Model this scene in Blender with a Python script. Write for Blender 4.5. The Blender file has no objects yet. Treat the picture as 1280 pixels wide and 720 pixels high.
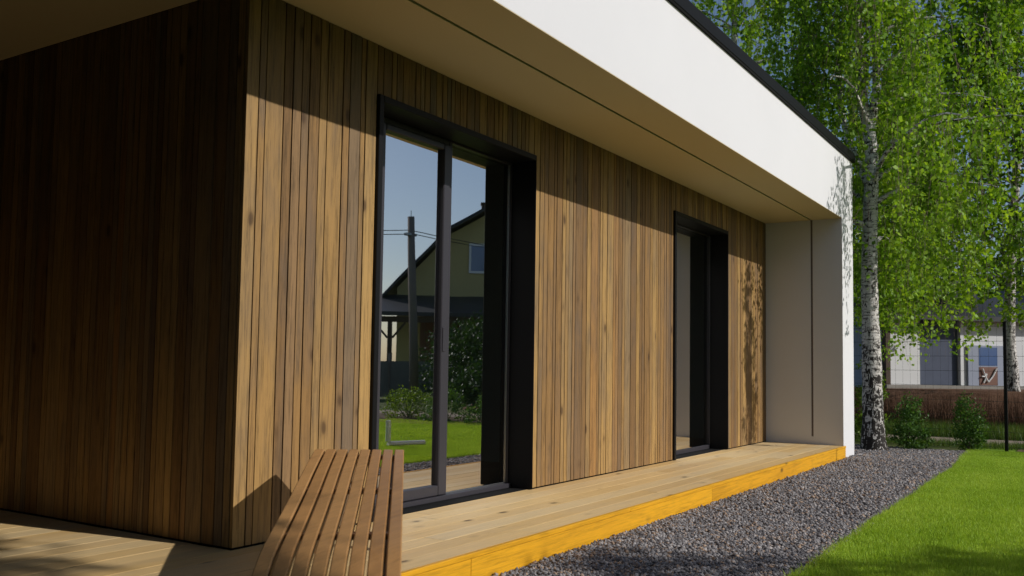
import bpy, math, random
import numpy as np
from mathutils import Vector, Matrix
random.seed(7); RG = np.random.default_rng(7)
sc = bpy.context.scene
COL = sc.collection
PI = math.pi
H = 2.75; L = 8.491; D = 0.934; G = -0.141; T = 0.573; RZ = 3.544
GRAV = -2.19; XL = -1.95; YB = 2.9
SUN_AZ = math.radians(9.4); SUN_EL = math.radians(30.1)
SD = Vector((math.sin(SUN_AZ)*math.cos(SUN_EL), -math.cos(SUN_AZ)*math.cos(SUN_EL), math.sin(SUN_EL)))

# ------------------------------------------------------------------ helpers
class MB:
    def __init__(s): s.V = []; s.F = []; s.R = []; s.n = 0
    def add(s, verts, faces, r=0.5):
        b = s.n
        s.V.append(np.asarray(verts, float).reshape(-1, 3)); s.n += len(s.V[-1])
        for f in faces: s.F.append(tuple(i+b for i in f)); s.R.append(r)
    def box(s, x0, x1, y0, y1, z0, z1, r=0.5, bev=0.0):
        if bev <= 0:
            v = [(x0,y0,z0),(x1,y0,z0),(x1,y1,z0),(x0,y1,z0),(x0,y0,z1),(x1,y0,z1),(x1,y1,z1),(x0,y1,z1)]
            s.add(v, [(0,3,2,1),(4,5,6,7),(0,1,5,4),(1,2,6,5),(2,3,7,6),(3,0,4,7)], r)
        else: s.obox(Vector(((x0+x1)/2,(y0+y1)/2,(z0+z1)/2)), Vector((1,0,0)), Vector((0,1,0)), Vector((0,0,1)), (x1-x0)/2,(y1-y0)/2,(z1-z0)/2, r, bev)
    def obox(s, c, ax, ay, az, hx, hy, hz, r=0.5, bev=0.0):
        # box with (optional) chamfered edges
        pts = []; 
        if bev <= 0:
            for sz in (-1,1):
                for sx, sy in ((-1,-1),(1,-1),(1,1),(-1,1)):
                    pts.append(c+ax*hx*sx+ay*hy*sy+az*hz*sz)
            s.add([tuple(p) for p in pts], [(0,3,2,1),(4,5,6,7),(0,1,5,4),(1,2,6,5),(2,3,7,6),(3,0,4,7)], r); return
        b = min(bev, hx*.9, hy*.9, hz*.9)
        import bmesh
        bm = bmesh.new()
        vs = []
        for sz in (-1,1):
            for sx, sy in ((-1,-1),(1,-1),(1,1),(-1,1)):
                vs.append(bm.verts.new(c+ax*hx*sx+ay*hy*sy+az*hz*sz))
        for f in [(0,3,2,1),(4,5,6,7),(0,1,5,4),(1,2,6,5),(2,3,7,6),(3,0,4,7)]: bm.faces.new([vs[i] for i in f])
        bmesh.ops.bevel(bm, geom=list(bm.edges), offset=b, segments=1, affect='EDGES')
        bm.verts.index_update()
        s.add([tuple(v.co) for v in bm.verts], [tuple(v.index for v in f.verts) for f in bm.faces], r)
        bm.free()
    def beam(s, a, b, w, h, up=Vector((0,0,1)), r=0.5, bev=0.0):
        a = Vector(a); b = Vector(b); d = (b-a); l = d.length; d.normalize()
        side = d.cross(up).normalized(); u = side.cross(d).normalized()
        s.obox((a+b)/2, d, side, u, l/2, w/2, h/2, r, bev)
    def tube(s, pts, rads, n=8, r=0.5, cap=True):
        pts = [Vector(p) for p in pts]; rings = []
        ref = Vector((1,0.13,0.07)).normalized()
        for i, p in enumerate(pts):
            t = (pts[min(i+1,len(pts)-1)]-pts[max(i-1,0)])
            t = t.normalized() if t.length > 1e-9 else Vector((0,0,1))
            rr = ref if abs(t.dot(ref)) < .9 else Vector((0,1,0))
            u = t.cross(rr).normalized(); v = t.cross(u)
            rings.append([tuple(p+(u*math.cos(2*PI*k/n)+v*math.sin(2*PI*k/n))*rads[i]) for k in range(n)])
        F = []
        for i in range(len(pts)-1):
            for k in range(n):
                F.append((i*n+k, i*n+(k+1)%n, (i+1)*n+(k+1)%n, (i+1)*n+k))
        if cap: F.append(tuple(range(n-1,-1,-1))); F.append(tuple((len(pts)-1)*n+k for k in range(n)))
        s.add([q for R_ in rings for q in R_], F, r)
    def prism(s, poly, axis, a, b, r=0.5):
        # poly: 2D points, extruded along axis from a to b
        n = len(poly); v = []
        for t in (a, b):
            for p in poly:
                q = list(p); q.insert(axis, t); v.append(tuple(q))
        F = [tuple(range(n)), tuple(range(2*n-1, n-1, -1))]
        for k in range(n): F.append((k, n+k, n+(k+1)%n, (k+1)%n))
        s.add(v, F, r)
    def build(s, name, mat, parent=None, smooth=False, kind=None):
        me = bpy.data.meshes.new(name)
        V = np.concatenate(s.V) if s.V else np.zeros((0,3))
        me.from_pydata(V.tolist(), [], s.F)
        at = me.attributes.new('rnd', 'FLOAT', 'FACE'); at.data.foreach_set('value', np.array(s.R, dtype=np.float32))
        me.materials.append(mat)
        if smooth: me.polygons.foreach_set('use_smooth', [True]*len(me.polygons))
        import bmesh
        bm = bmesh.new(); bm.from_mesh(me); bmesh.ops.recalc_face_normals(bm, faces=bm.faces); bm.to_mesh(me); bm.free()
        o = bpy.data.objects.new(name, me); COL.objects.link(o)
        if parent is not None:
            o.parent = parent
            if parent.type == 'EMPTY': o.location = -Vector(parent.location)
        if kind: o['kind'] = kind
        return o

def fastmesh(name, V, F, rnd, mat, parent=None, k=4):
    """V (n,3), F (m,k) all faces with k corners"""
    me = bpy.data.meshes.new(name); m = len(F)
    me.vertices.add(len(V)); me.vertices.foreach_set('co', np.asarray(V, np.float32).ravel())
    me.loops.add(m*k); me.loops.foreach_set('vertex_index', np.asarray(F, np.int32).ravel())
    me.polygons.add(m); me.polygons.foreach_set('loop_start', np.arange(0, m*k, k, dtype=np.int32))
    me.polygons.foreach_set('loop_total', np.full(m, k, np.int32))
    me.update(calc_edges=True)
    at = me.attributes.new('rnd', 'FLOAT', 'FACE'); at.data.foreach_set('value', np.asarray(rnd, np.float32))
    me.materials.append(mat)
    o = bpy.data.objects.new(name, me); COL.objects.link(o)
    if parent is not None: o.parent = parent; o.location = -Vector(parent.location)
    return o

def thing(name, label, cat, loc=(0,0,0), group=None):
    o = bpy.data.objects.new(name, None); COL.objects.link(o); o.location = loc
    o['label'] = label; o['category'] = cat
    if group: o['group'] = group
    return o
def tag(o, label, cat, group=None):
    o['label'] = label; o['category'] = cat
    if group: o['group'] = group
    return o

# ------------------------------------------------------------------ materials
class NT:
    def __init__(s, name):
        s.m = bpy.data.materials.new(name); s.m.use_nodes = True; s.t = s.m.node_tree; s.t.nodes.clear()
        s.out = s.t.nodes.new('ShaderNodeOutputMaterial')
    def n(s, typ, **kw):
        nd = s.t.nodes.new(typ)
        for k, v in kw.items():
            if k.startswith('i_'): nd.inputs[k[2:].replace('_',' ')].default_value = v
            else: setattr(nd, k, v)
        return nd
    def l(s, a, b): s.t.links.new(a, b)
    def math(s, op, a, b=None, clamp=False):
        nd = s.t.nodes.new('ShaderNodeMath'); nd.operation = op; nd.use_clamp = clamp
        for i, x in enumerate((a, b)):
            if x is None: continue
            if isinstance(x, (int, float)): nd.inputs[i].default_value = x
            else: s.l(x, nd.inputs[i])
        return nd.outputs[0]
    def mix(s, f, a, b, mode='MIX'):
        nd = s.t.nodes.new('ShaderNodeMix'); nd.data_type = 'RGBA'; nd.blend_type = mode
        for sock, x in ((nd.inputs[0], f), (nd.inputs[6], a), (nd.inputs[7], b)):
            if isinstance(x, (int, float)): sock.default_value = x
            elif isinstance(x, tuple): sock.default_value = (*x, 1)
            else: s.l(x, sock)
        return nd.outputs[2]
    def ramp(s, f, stops):
        nd = s.t.nodes.new('ShaderNodeValToRGB'); cr = nd.color_ramp
        while len(cr.elements) < len(stops): cr.elements.new(0.5)
        for e, (p, c) in zip(cr.elements, stops):
            e.position = p; e.color = (*c, 1) if len(c) == 3 else c
        s.l(f, nd.inputs[0]); return nd.outputs[0]
    def coords(s, scale=(1,1,1), off=None):
        tc = s.n('ShaderNodeTexCoord'); mp = s.n('ShaderNodeMapping'); mp.inputs['Scale'].default_value = scale
        s.l(tc.outputs['Object'], mp.inputs[0])
        if off is not None:
            vm = s.n('ShaderNodeVectorMath', operation='ADD'); s.l(tc.outputs['Object'], vm.inputs[0]); s.l(off, vm.inputs[1]); s.l(vm.outputs[0], mp.inputs[0])
        return mp.outputs[0]
    def noise(s, vec, scale, detail=4, rough=.55, dist=0):
        nd = s.n('ShaderNodeTexNoise'); nd.inputs['Scale'].default_value = scale; nd.inputs['Detail'].default_value = detail
        nd.inputs['Roughness'].default_value = rough; nd.inputs['Distortion'].default_value = dist
        s.l(vec, nd.inputs['Vector']); return nd.outputs[0]
    def rnd(s):
        nd = s.n('ShaderNodeAttribute', attribute_name='rnd'); return nd.outputs['Fac']
    def bump(s, h, strength=.3, dist=.01):
        nd = s.n('ShaderNodeBump'); nd.inputs['Strength'].default_value = strength; nd.inputs['Distance'].default_value = dist
        s.l(h, nd.inputs['Height']); return nd.outputs[0]
    def bsdf(s, col, rough=.6, normal=None, spec=.4, metal=0, coat=0):
        b = s.n('ShaderNodeBsdfPrincipled')
        if isinstance(col, tuple): b.inputs['Base Color'].default_value = (*col, 1)
        else: s.l(col, b.inputs['Base Color'])
        if isinstance(rough, (int, float)): b.inputs['Roughness'].default_value = rough
        else: s.l(rough, b.inputs['Roughness'])
        b.inputs['Specular IOR Level'].default_value = spec; b.inputs['Metallic'].default_value = metal
        b.inputs['Coat Weight'].default_value = coat
        if normal is not None: s.l(normal, b.inputs['Normal'])
        s.l(b.outputs[0], s.out.inputs[0]); return b

def wood(name, stops, grain='z', knots=True, weather=.5, rough=.62, gs=1.0, dark=.55, spec=.3, wcol=(.16,.13,.105)):
    m = NT(name); r = m.rnd()
    comb = m.n('ShaderNodeCombineXYZ'); 
    m.l(m.math('MULTIPLY', r, 37.0), comb.inputs[0]); m.l(m.math('MULTIPLY', r, 91.0), comb.inputs[1]); m.l(m.math('MULTIPLY', r, 53.0), comb.inputs[2])
    S = {'z': (1,1,.045), 'x': (.045,1,1), 'y': (1,.045,1)}[grain]
    K = {'z': (1,1,.33), 'x': (.33,1,1), 'y': (1,.33,1)}[grain]
    v = m.coords(tuple(q*gs for q in S), comb.outputs[0]); vk = m.coords(tuple(q*gs for q in K), comb.outputs[0])
    base = m.ramp(r, stops)
    warp = m.noise(vk, 6, 3, .5)
    g1 = m.noise(v, 46, 5, .68, .8); g2 = m.noise(v, 210, 3, .7)
    g = m.math('ADD', m.math('MULTIPLY', g1, .65), m.math('MULTIPLY', g2, .35))
    gr = m.ramp(g, [(.34, (dark,)*3), (.52, (1,1,1)), (.7, (1.12,1.1,1.05))])
    c = m.mix(1.0, base, gr, 'MULTIPLY')
    if weather:
        w = m.ramp(m.noise(vk, 3.2, 4, .6, .4), [(.44, (0,0,0)), (.68, (1,1,1))])
        c = m.mix(m.math('MULTIPLY', w, weather), c, wcol)
    hgt = g
    if knots:
        vo = m.n('ShaderNodeTexVoronoi'); vo.inputs['Scale'].default_value = 5.2; m.l(m.coords(tuple({'z':(1,1,.5),'x':(.5,1,1),'y':(1,.5,1)}[grain]), comb.outputs[0]), vo.inputs['Vector'])
        dd = m.math('ADD', vo.outputs['Distance'], m.math('MULTIPLY', m.math('SUBTRACT', m.noise(vk, 30, 2), .5), .05))
        kk = m.ramp(dd, [(.0, (1,)*3), (.07, (.85,)*3), (.11, (.3,)*3), (.19, (0,)*3)])
        sep = m.n('ShaderNodeSeparateColor'); m.l(vo.outputs['Color'], sep.inputs[0])
        sel = m.math('GREATER_THAN', sep.outputs[0], .3)
        c = m.mix(m.math('MULTIPLY', m.math('MULTIPLY', kk, sel), .85), c, (.06,.03,.014))
    m.bsdf(c, rough, m.bump(hgt, .35, .004), spec)
    return m.m

def plain(name, col, rough=.5, spec=.4, metal=0, var=.06, vs=6, bump=.0, bs=200):
    m = NT(name); v = m.coords()
    n = m.noise(v, vs, 4, .6)
    c = m.mix(n, tuple(x*(1-var) for x in col), tuple(min(1, x*(1+var)) for x in col))
    nb = m.bump(m.noise(v, bs, 3, .6), bump, .003) if bump else None
    m.bsdf(c, rough, nb, spec, metal); return m.m

M = {}
M['clad'] = wood('weathered_cladding', [(0,(.21,.118,.048)),(.25,(.33,.185,.064)),(.5,(.40,.235,.080)),(.72,(.48,.295,.105)),(.86,(.235,.16,.09)),(1,(.41,.21,.062))], 'z', True, .5, .68, dark=.34, wcol=(.13,.105,.085))
M['deck'] = wood('pale_decking', [(0,(.74,.49,.20)),(.5,(.84,.58,.26)),(1,(.82,.61,.32))], 'x', True, .3, .5, 1, .84, wcol=(.66,.52,.34), spec=.5)
M['stain'] = wood('orange_stained_board', [(0,(.76,.36,.012)),(1,(.86,.43,.016))], 'x', True, .35, .5, 1, .62, wcol=(.50,.22,.012), spec=.4)
M['teak'] = wood('brown_slat_wood', [(0,(.39,.19,.064)),(.5,(.46,.235,.083)),(1,(.52,.275,.10))], 'x', False, .22, .42, 1, .75, wcol=(.11,.05,.025), spec=.45)
M['plaster'] = plain('white_plaster', (.80,.79,.80), .85, .2, var=.035, vs=1.1, bump=.2, bs=180)
M['soffit'] = plain('cream_soffit', (.78,.64,.39), .8, .2, var=.02, vs=1.2, bump=.1, bs=200)
M['dark'] = plain('dark_membrane', (.012,.012,.012), .9, .1)
M['black'] = plain('black_powder_coat', (.005,.005,.006), .5, .2, var=.1)
M['anth'] = plain('anthracite_frame', (.045,.042,.050), .38, .4, var=.06)
M['roofm'] = plain('black_roof_metal', (.004,.004,.0045), .6, .15)
M['groove'] = plain('joint_profile', (.20,.16,.14), .8, .2)
M['room'] = plain('interior_paint', (.80,.82,.77), .9, .1)
M['roomfloor'] = wood('interior_floor_wood', [(0,(.30,.19,.10)),(1,(.38,.25,.14))], 'x', False, .1, .5)
M['curtain'] = plain('curtain_cloth', (.72,.78,.74), .9, .1)
M['steel'] = plain('galvanised_steel', (.45,.46,.47), .35, .5, 1)
M['rubber'] = plain('dark_rubber', (.02,.02,.02), .8)

def glass_mat(name, f0=.66, tint=(.93,1,.96), gc=(.95,.95,.97)):
    m = NT(name)
    gl = m.n('ShaderNodeBsdfGlossy'); gl.inputs['Roughness'].default_value = 0.0; gl.inputs['Color'].default_value = (*gc, 1)
    # faint large-scale waviness of float glass
    v = m.coords(); b = m.bump(m.noise(v, 1.6, 1, .4), .05, .01); m.l(b, gl.inputs['Normal'])
    tr = m.n('ShaderNodeBsdfTransparent'); tr.inputs[0].default_value = (*tint, 1)
    lw = m.n('ShaderNodeFresnel'); lw.inputs[0].default_value = 1.5
    f = m.math('ADD', m.math('MULTIPLY', lw.outputs[0], 1-f0), f0, True)
    geo = m.n('ShaderNodeNewGeometry'); f = m.math('MULTIPLY', f, m.math('SUBTRACT', 1.0, geo.outputs['Backfacing']))   # the coating sits on the outer faces
    mx = m.n('ShaderNodeMixShader'); m.l(f, mx.inputs[0]); m.l(tr.outputs[0], mx.inputs[1]); m.l(gl.outputs[0], mx.inputs[2])
    m.l(mx.outputs[0], m.out.inputs[0]); return m.m
M['glass'] = glass_mat('coated_glazing')
M['clearglass'] = glass_mat('clear_glazing', .03, (.92,.95,.93))

def leafmat(name, c0, c1, c2, trans=.45, rough=.5):
    m = NT(name); r = m.rnd()
    c = m.ramp(r, [(0,c0),(.5,c1),(1,c2)])
    d = m.n('ShaderNodeBsdfPrincipled'); m.l(c, d.inputs['Base Color']); d.inputs['Roughness'].default_value = rough; d.inputs['Specular IOR Level'].default_value = .3
    t = m.n('ShaderNodeBsdfTranslucent'); cc = m.mix(1, c, (1.5,1.35,.5), 'MULTIPLY'); m.l(cc, t.inputs[0])
    mx = m.n('ShaderNodeMixShader'); mx.inputs[0].default_value = trans
    m.l(d.outputs[0], mx.inputs[1]); m.l(t.outputs[0], mx.inputs[2]); m.l(mx.outputs[0], m.out.inputs[0]); return m.m
M['birchleaf'] = leafmat('birch_leaves', (.07,.155,.008), (.21,.39,.022), (.37,.57,.055))
M['darkleaf'] = leafmat('dark_leaves', (.012,.035,.008), (.022,.06,.012), (.035,.085,.015), .3)
M['shrubleaf'] = leafmat('shrub_leaves', (.04,.10,.02), (.075,.17,.03), (.12,.24,.045), .35)
M['yellowleaf'] = leafmat('yellow_green_leaves', (.08,.16,.01), (.14,.24,.02), (.2,.3,.03), .4)
M['grass'] = leafmat('lawn_blades', (.25,.41,.03), (.37,.57,.055), (.53,.69,.13), .3)
M['weed'] = leafmat('weed_blades', (.05,.10,.012), (.08,.15,.02), (.16,.18,.05), .3)
def bark_mat():
    m = NT('birch_bark'); v = m.coords((1,1,4.5)); v2 = m.coords((1,1,.5))
    a = m.noise(v, 9, 5, .65, .6)
    lent = m.ramp(a, [(.36,(.02,.018,.016)),(.43,(.32,.29,.26)),(.5,(.72,.68,.63)),(1,(.80,.77,.72))])
    tc = m.n('ShaderNodeTexCoord'); sp = m.n('ShaderNodeSeparateXYZ'); m.l(tc.outputs['Object'], sp.inputs[0])
    # rough black fissured bark near the root, as birches have
    low = m.ramp(m.math('MULTIPLY', m.math('ADD', sp.outputs[2], .14), .55), [(0,(1,)*3),(.9,(0,)*3)])
    fis = m.noise(v2, 22, 4, .6, 1.2)
    th = m.math('GREATER_THAN', m.math('ADD', fis, m.math('MULTIPLY', low, .16)), .585)
    c = m.mix(th, lent, (.035,.03,.026))
    m.bsdf(c, .75, m.bump(m.math('ADD', a, fis), .6, .02), .2); return m.m
M['birchbark'] = bark_mat()
M['bark'] = plain('grey_brown_bark', (.09,.07,.05), .9, .1, var=.4, vs=25, bump=.5, bs=60)
M['twig'] = plain('brown_twigs', (.16,.12,.09), .8, .2, var=.3, vs=10)
def gravel_ground():
    m = NT('gravel_bed'); v = m.coords()
    vo = m.n('ShaderNodeTexVoronoi'); vo.inputs['Scale'].default_value = 48; m.l(v, vo.inputs['Vector'])
    sep = m.n('ShaderNodeSeparateColor'); m.l(vo.outputs['Color'], sep.inputs[0])
    c = m.ramp(sep.outputs[0], [(0,(.14,.13,.14)),(.5,(.27,.26,.26)),(.8,(.40,.37,.36)),(1,(.28,.2,.15))])
    big = m.noise(v, 1.3, 3); c = m.mix(m.math('MULTIPLY', big, .35), c, (.10,.075,.06))
    m.bsdf(c, .85, m.bump(vo.outputs['Distance'], .9, .02), .2); return m.m
M['gravel'] = gravel_ground()
def stone_mat():
    m = NT('crushed_stone'); r = m.rnd(); v = m.coords()
    c = m.ramp(r, [(0,(.13,.122,.128)),(.35,(.22,.208,.21)),(.65,(.35,.33,.33)),(.82,(.56,.52,.50)),(.9,(.36,.24,.16)),(1,(.52,.37,.26))])
    c = m.mix(m.math('MULTIPLY', m.noise(v, 300, 2), .3), c, (.07,.065,.065)); 
    m.bsdf(c, .8, None, .25); return m.m
M['stone'] = stone_mat()
def lawn_mat(name, a, b, c_, s=1.0, far=None):
    m = NT(name); v = m.coords(); vs = m.coords((1,1.6,1))
    n1 = m.noise(vs, .9*s, 4, .6); n2 = m.noise(v, 60, 3, .7); n3 = m.noise(v, 7, 3, .6)
    k = m.math('ADD', m.math('MULTIPLY', n1, .4), m.math('ADD', m.math('MULTIPLY', n2, .35), m.math('MULTIPLY', n3, .25)))
    c = m.ramp(k, [(.34, a), (.5, b), (.66, c_)])
    m.bsdf(c, .8, m.bump(n2, .8, .02), .15); return m.m
M['lawn'] = lawn_mat('lawn_turf', (.13,.23,.014), (.19,.31,.022), (.26,.37,.04))
M['rough'] = lawn_mat('rough_grass', (.05,.07,.02), (.09,.12,.03), (.16,.14,.07), .6)
M['dirt'] = lawn_mat('dusty_path', (.24,.18,.14), (.34,.27,.21), (.42,.34,.28), 1)
M['bank'] = lawn_mat('earth_bank', (.10,.052,.03), (.17,.088,.052), (.24,.14,.09), 2)
M['soil'] = lawn_mat('planting_soil', (.05,.035,.022), (.13,.085,.05), (.32,.23,.13), 3)
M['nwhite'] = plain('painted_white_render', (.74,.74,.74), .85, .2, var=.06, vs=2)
M['ngrey'] = plain('shaded_white_render', (.34,.37,.45), .85, .2, var=.06, vs=2)  # white render with the bluish shade put into its colour
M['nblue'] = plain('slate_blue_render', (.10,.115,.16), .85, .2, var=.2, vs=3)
M['nroof'] = plain('dark_sheet_roof', (.035,.037,.042), .55, .4, var=.15, vs=3)
M['yellow'] = plain('ochre_render', (.52,.44,.20), .9, .2, var=.06, vs=1.5)
M['brick'] = None
def brick_mat():
    m = NT('red_brick'); v = m.coords(); b = m.n('ShaderNodeTexBrick'); b.inputs['Scale'].default_value = 4
    b.inputs['Color1'].default_value = (.24,.085,.05,1); b.inputs['Color2'].default_value = (.17,.06,.04,1); b.inputs['Mortar'].default_value = (.2,.17,.15,1)
    m.l(v, b.inputs[0]); m.bsdf(b.outputs[0], .9, None, .2); return m.m
M['brick'] = brick_mat()
def tile_mat():
    m = NT('roof_tiles'); v = m.coords((1,1,1)); w = m.n('ShaderNodeTexWave'); w.inputs['Scale'].default_value = 3.2; w.bands_direction = 'X'; m.l(v, w.inputs[0])
    w2 = m.n('ShaderNodeTexWave'); w2.inputs['Scale'].default_value = 2.6; w2.bands_direction = 'Z'; m.l(v, w2.inputs[0])
    c = m.mix(m.math('MULTIPLY', w.outputs[1], w2.outputs[1]), (.22,.10,.07), (.36,.2,.15)); m.bsdf(c, .7, None, .3); return m.m
M['tile'] = tile_mat()
M['concrete'] = plain('weathered_concrete', (.30,.28,.25), .9, .15, var=.2, vs=3)
M['polewood'] = plain('weathered_pole', (.22,.19,.17), .9, .15, var=.2, vs=5)
M['timber'] = plain('dark_timber', (.07,.045,.03), .7, .3, var=.2, vs=5)
M['whitepaint'] = plain('white_gloss_paint', (.80,.80,.78), .35, .4)
M['winblue'] = NT('blue_window_glass'); M['winblue'].bsdf((.10,.16,.32), .08, None, .8); M['winblue'] = M['winblue'].m
M['panelbrown'] = plain('brown_door_panel', (.20,.10,.07), .6)
M['fence'] = plain('dark_green_wire', (.03,.04,.035), .5, .4)

# ------------------------------------------------------------------ ground
def sheet(name, x0, x1, y0, y1, z, mat, kind='structure', edge=None):
    mb = MB()
    mb.add([(x0,y0,z),(x1,y0,z),(x1,y1,z),(x0,y1,z)], [(0,1,2,3)])
    o = mb.build(name, mat); o['kind'] = kind; return o
sheet('ground', -220, 260, -240, 240, G-.024, M['rough'])
sheet('gravel', -6, 10.55, -2.6, 6.0, G-.012, M['gravel'])
# lawn with a slightly wandering edge, closed by the fence line on the far side
mb = MB(); edge = []
for i in range(61):
    x = -7 + 17.6*i/60
    edge.append((x, GRAV + .007*math.sin(x*2.1) + .006*math.sin(x*5.3+1) + (0 if x < 8 else (x-8)*.045), G-.004))
pts = edge + [(11.75,-2.12,G-.004), (11.6,-5,G-.004), (10.2,-12,G-.004), (-7,-14,G-.004)]
mb.add(pts, [tuple(range(len(pts)-1,-1,-1))])
lawn = mb.build('lawn', M['lawn']); lawn['kind'] = 'structure'
sheet('path', 12.1, 13.3, -14, 30, G-.008, M['dirt'])
# earth bank rising beyond the path
mb = MB(); nx, ny = 14, 90; V = []; 
for j in range(ny+1):
    y = -9 + 50*j/ny
    for i in range(nx+1):
        x = 15.2 + 1.9*i/nx + .25*math.sin(y*.9)
        t = i/nx; z = G-.03 + (.70)*(t*t*(3-2*t)) + .05*(random.random()-.5)*(0 if i in (0,) else 1)
        V.append((x,y,z))
F = [(j*(nx+1)+i, j*(nx+1)+i+1, (j+1)*(nx+1)+i+1, (j+1)*(nx+1)+i) for j in range(ny) for i in range(nx)]
b0 = len(V)
V += [(60,-9,.56),(60,41,.56)]
for j in range(ny): pass
mb.add(V, F)
far = [j*(nx+1)+nx for j in range(ny+1)]
mb.F.append(tuple(far+[b0+1, b0])); mb.R.append(.5)
bank = mb.build('earth_bank', M['bank'], smooth=False); bank['kind'] = 'structure'

# ------------------------------------------------------------------ crushed stone and blades
def stones(n, x0, x1, y0, y1, smin, smax, seed):
    rg = np.random.default_rng(seed)
    c = np.stack([rg.uniform(x0,x1,n), rg.uniform(y0,y1,n), np.zeros(n)], 1)
    return c, rg.uniform(smin, smax, n)
oct_v = np.array([(1,0,0),(-1,0,0),(0,1,0),(0,-1,0),(0,0,1),(0,0,-1)], float)
oct_f = np.array([(0,2,4),(2,1,4),(1,3,4),(3,0,4),(2,0,5),(1,2,5),(3,1,5),(0,3,5)])
cs = [stones(32000, .2, 3.6, -2.2, -D-.045, .005, .017, 1), stones(30000, 3.6, 10.5, -2.1, -D-.045, .007, .019, 2), stones(3000, 9.15, 10.6, -D, .6, .010, .022, 3), stones(1500, -4, .2, -2.2, -D-.04, .010, .018, 4)]
C = np.concatenate([a for a, _ in cs]); S = np.concatenate([b for _, b in cs]); N = len(C)
V = oct_v[None]*S[:,None,None]*RG.uniform(.55,1.25,(N,6,1)) + RG.normal(0,1,(N,6,3))*S[:,None,None]*.22
V[:,:,2] *= .7
ang = RG.uniform(0,2*PI,N); ca, sa = np.cos(ang)[:,None], np.sin(ang)[:,None]
X = V[:,:,0]*ca - V[:,:,1]*sa; Y = V[:,:,0]*sa + V[:,:,1]*ca
V[:,:,0] = X + C[:,0:1]; V[:,:,1] = Y + C[:,1:2]; V[:,:,2] += (G-.010 + S*.35 + RG.uniform(0,.010,N))[:,None]
F = (oct_f[None] + (np.arange(N)*6)[:,None,None]).reshape(-1,3)
o = fastmesh('crushed_gravel', V.reshape(-1,3), F, np.repeat(RG.uniform(0,1,N), 8), M['stone'], k=3); o['kind'] = 'stuff'
tag(o, 'grey crushed stone strip between the orange deck edge and the lawn', 'gravel')

def blades(name, n, x0, x1, fy, hmin, hmax, w, mat, label, cat, z=G-.006, seed=5, lean=.45):
    rg = np.random.default_rng(seed)
    x = rg.uniform(x0, x1, n); y = fy(x, rg.uniform(0,1,n))
    h = rg.uniform(hmin, hmax, n); a = rg.uniform(0, 2*PI, n); b = rg.uniform(0, 2*PI, n); l = rg.uniform(0, lean, n)*h
    base = np.stack([x, y, np.full(n, z)], 1); d = np.stack([np.cos(a), np.sin(a), np.zeros(n)], 1)*w/2
    tip = base + np.stack([np.cos(b)*l, np.sin(b)*l, h], 1)
    V = np.stack([base-d, base+d, tip], 1).reshape(-1,3); F = np.arange(3*n).reshape(-1,3)
    lf = .16*np.sin(x*1.7+y*3.1+1)*np.sin(x*.9-y*4.3) + .12*np.sin(x*5.1+2*np.sin(y*6))*np.sin(y*9+x*2)
    o = fastmesh(name, V, F, np.clip(.5+lf+.25*rg.normal(size=n), 0, 1), mat, k=3); o['kind'] = 'stuff'
    tag(o, label, cat); return o
ey = lambda x: GRAV + .007*np.sin(x*2.1) + .006*np.sin(x*5.3+1) + .008*np.sin(x*23)*np.sin(x*41) + np.where(x<8, 0, (x-8)*.045)
blades('lawn_grass', 300000, 1.2, 10.7, lambda x, u: ey(x) + .02 - u*1.25, .014, .036, .005, M['grass'], 'short bright green mown grass beside the gravel strip', 'grass')
blades('lawn_grass_beyond', 170000, 3.0, 10.6, lambda x, u: np.maximum(-3.42 - u*3.9, -12), .016, .036, .011, M['grass'], 'short bright green mown grass farther out, mirrored in the door glass', 'grass', seed=15)
blades('edge_grass', 5000, 1.2, 10.6, lambda x, u: ey(x) + .045 - u**.6*.10, .02, .05, .005, M['grass'], 'slightly longer grass fringe straying into the gravel along the lawn edge', 'grass', seed=16, lean=.9)
blades('rough_weeds', 26000, 13.3, 15.6, lambda x, u: -4 + u*9, .06, .24, .012, M['weed'], 'taller rough green weeds at the foot of the brown bank', 'weeds', seed=8)
blades('fence_weeds', 12000, 11.2, 12.1, lambda x, u: -3.5 + u*6.5, .03, .10, .008, M['weed'], 'thin green grass strip between fence and pale path', 'weeds', seed=9)
blades('bank_dry_grass', 16000, 15.3, 17.2, lambda x, u: -4 + u*9, .25, .75, .010, M['bank'], 'brown dry grass matted over the earth bank', 'dry grass', z=-.1, seed=10)

# ------------------------------------------------------------------ the house
house = thing('modern_house', 'single storey house with brown timber cladding, deep white plaster roof surround and dark framed glazing', 'house', (4,0,0))
WTOP = 2.455
pat = [.081,.046,.122,.061,.064,.055,.076,.060,.121,.055,.091,.041,.068]
def board_run(mb, a, b, z0, z1, first=None, side=None, seed=0):
    rg = random.Random(seed); x = a; k = 0
    while x < b - 1e-4:
        w = first[k] if first and k < len(first) else rg.choice([.042,.045,.05,.055,.06,.065,.075,.09,.12])
        k += 1
        if b-(x+w) < .04: w = b-x
        off = rg.choice([0,0,.001,.0015,.002]); r = rg.random()
        if side: mb.box(off, .02, x+.0038, x+w-.0038, z0, z1, r)
        else: mb.box(x+.0038, x+w-.0038, off, .02, z0, z1, r)
        x += w
W1a, W1b, W2a, W2b = .97, 2.75, 5.44, 7.0
mb = MB()
board_run(mb, .0, W1a, .004, H-.002, pat, seed=3); board_run(mb, W1a, W1b, WTOP+.002, H-.002, seed=4)
board_run(mb, W1b, W2a, .004, H-.002, seed=12); board_run(mb, W2a, W2b, WTOP+.002, H-.002, seed=6)
board_run(mb, W2b, L-.002, .004, H-.002, seed=7)
mb.build('front_cladding', M['clad'], house)['label'] = 'weathered brown vertical boards on the sunny front'
mb = MB(); board_run(mb, .024, YB, .004, H-.002, side=True, seed=21)
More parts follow.
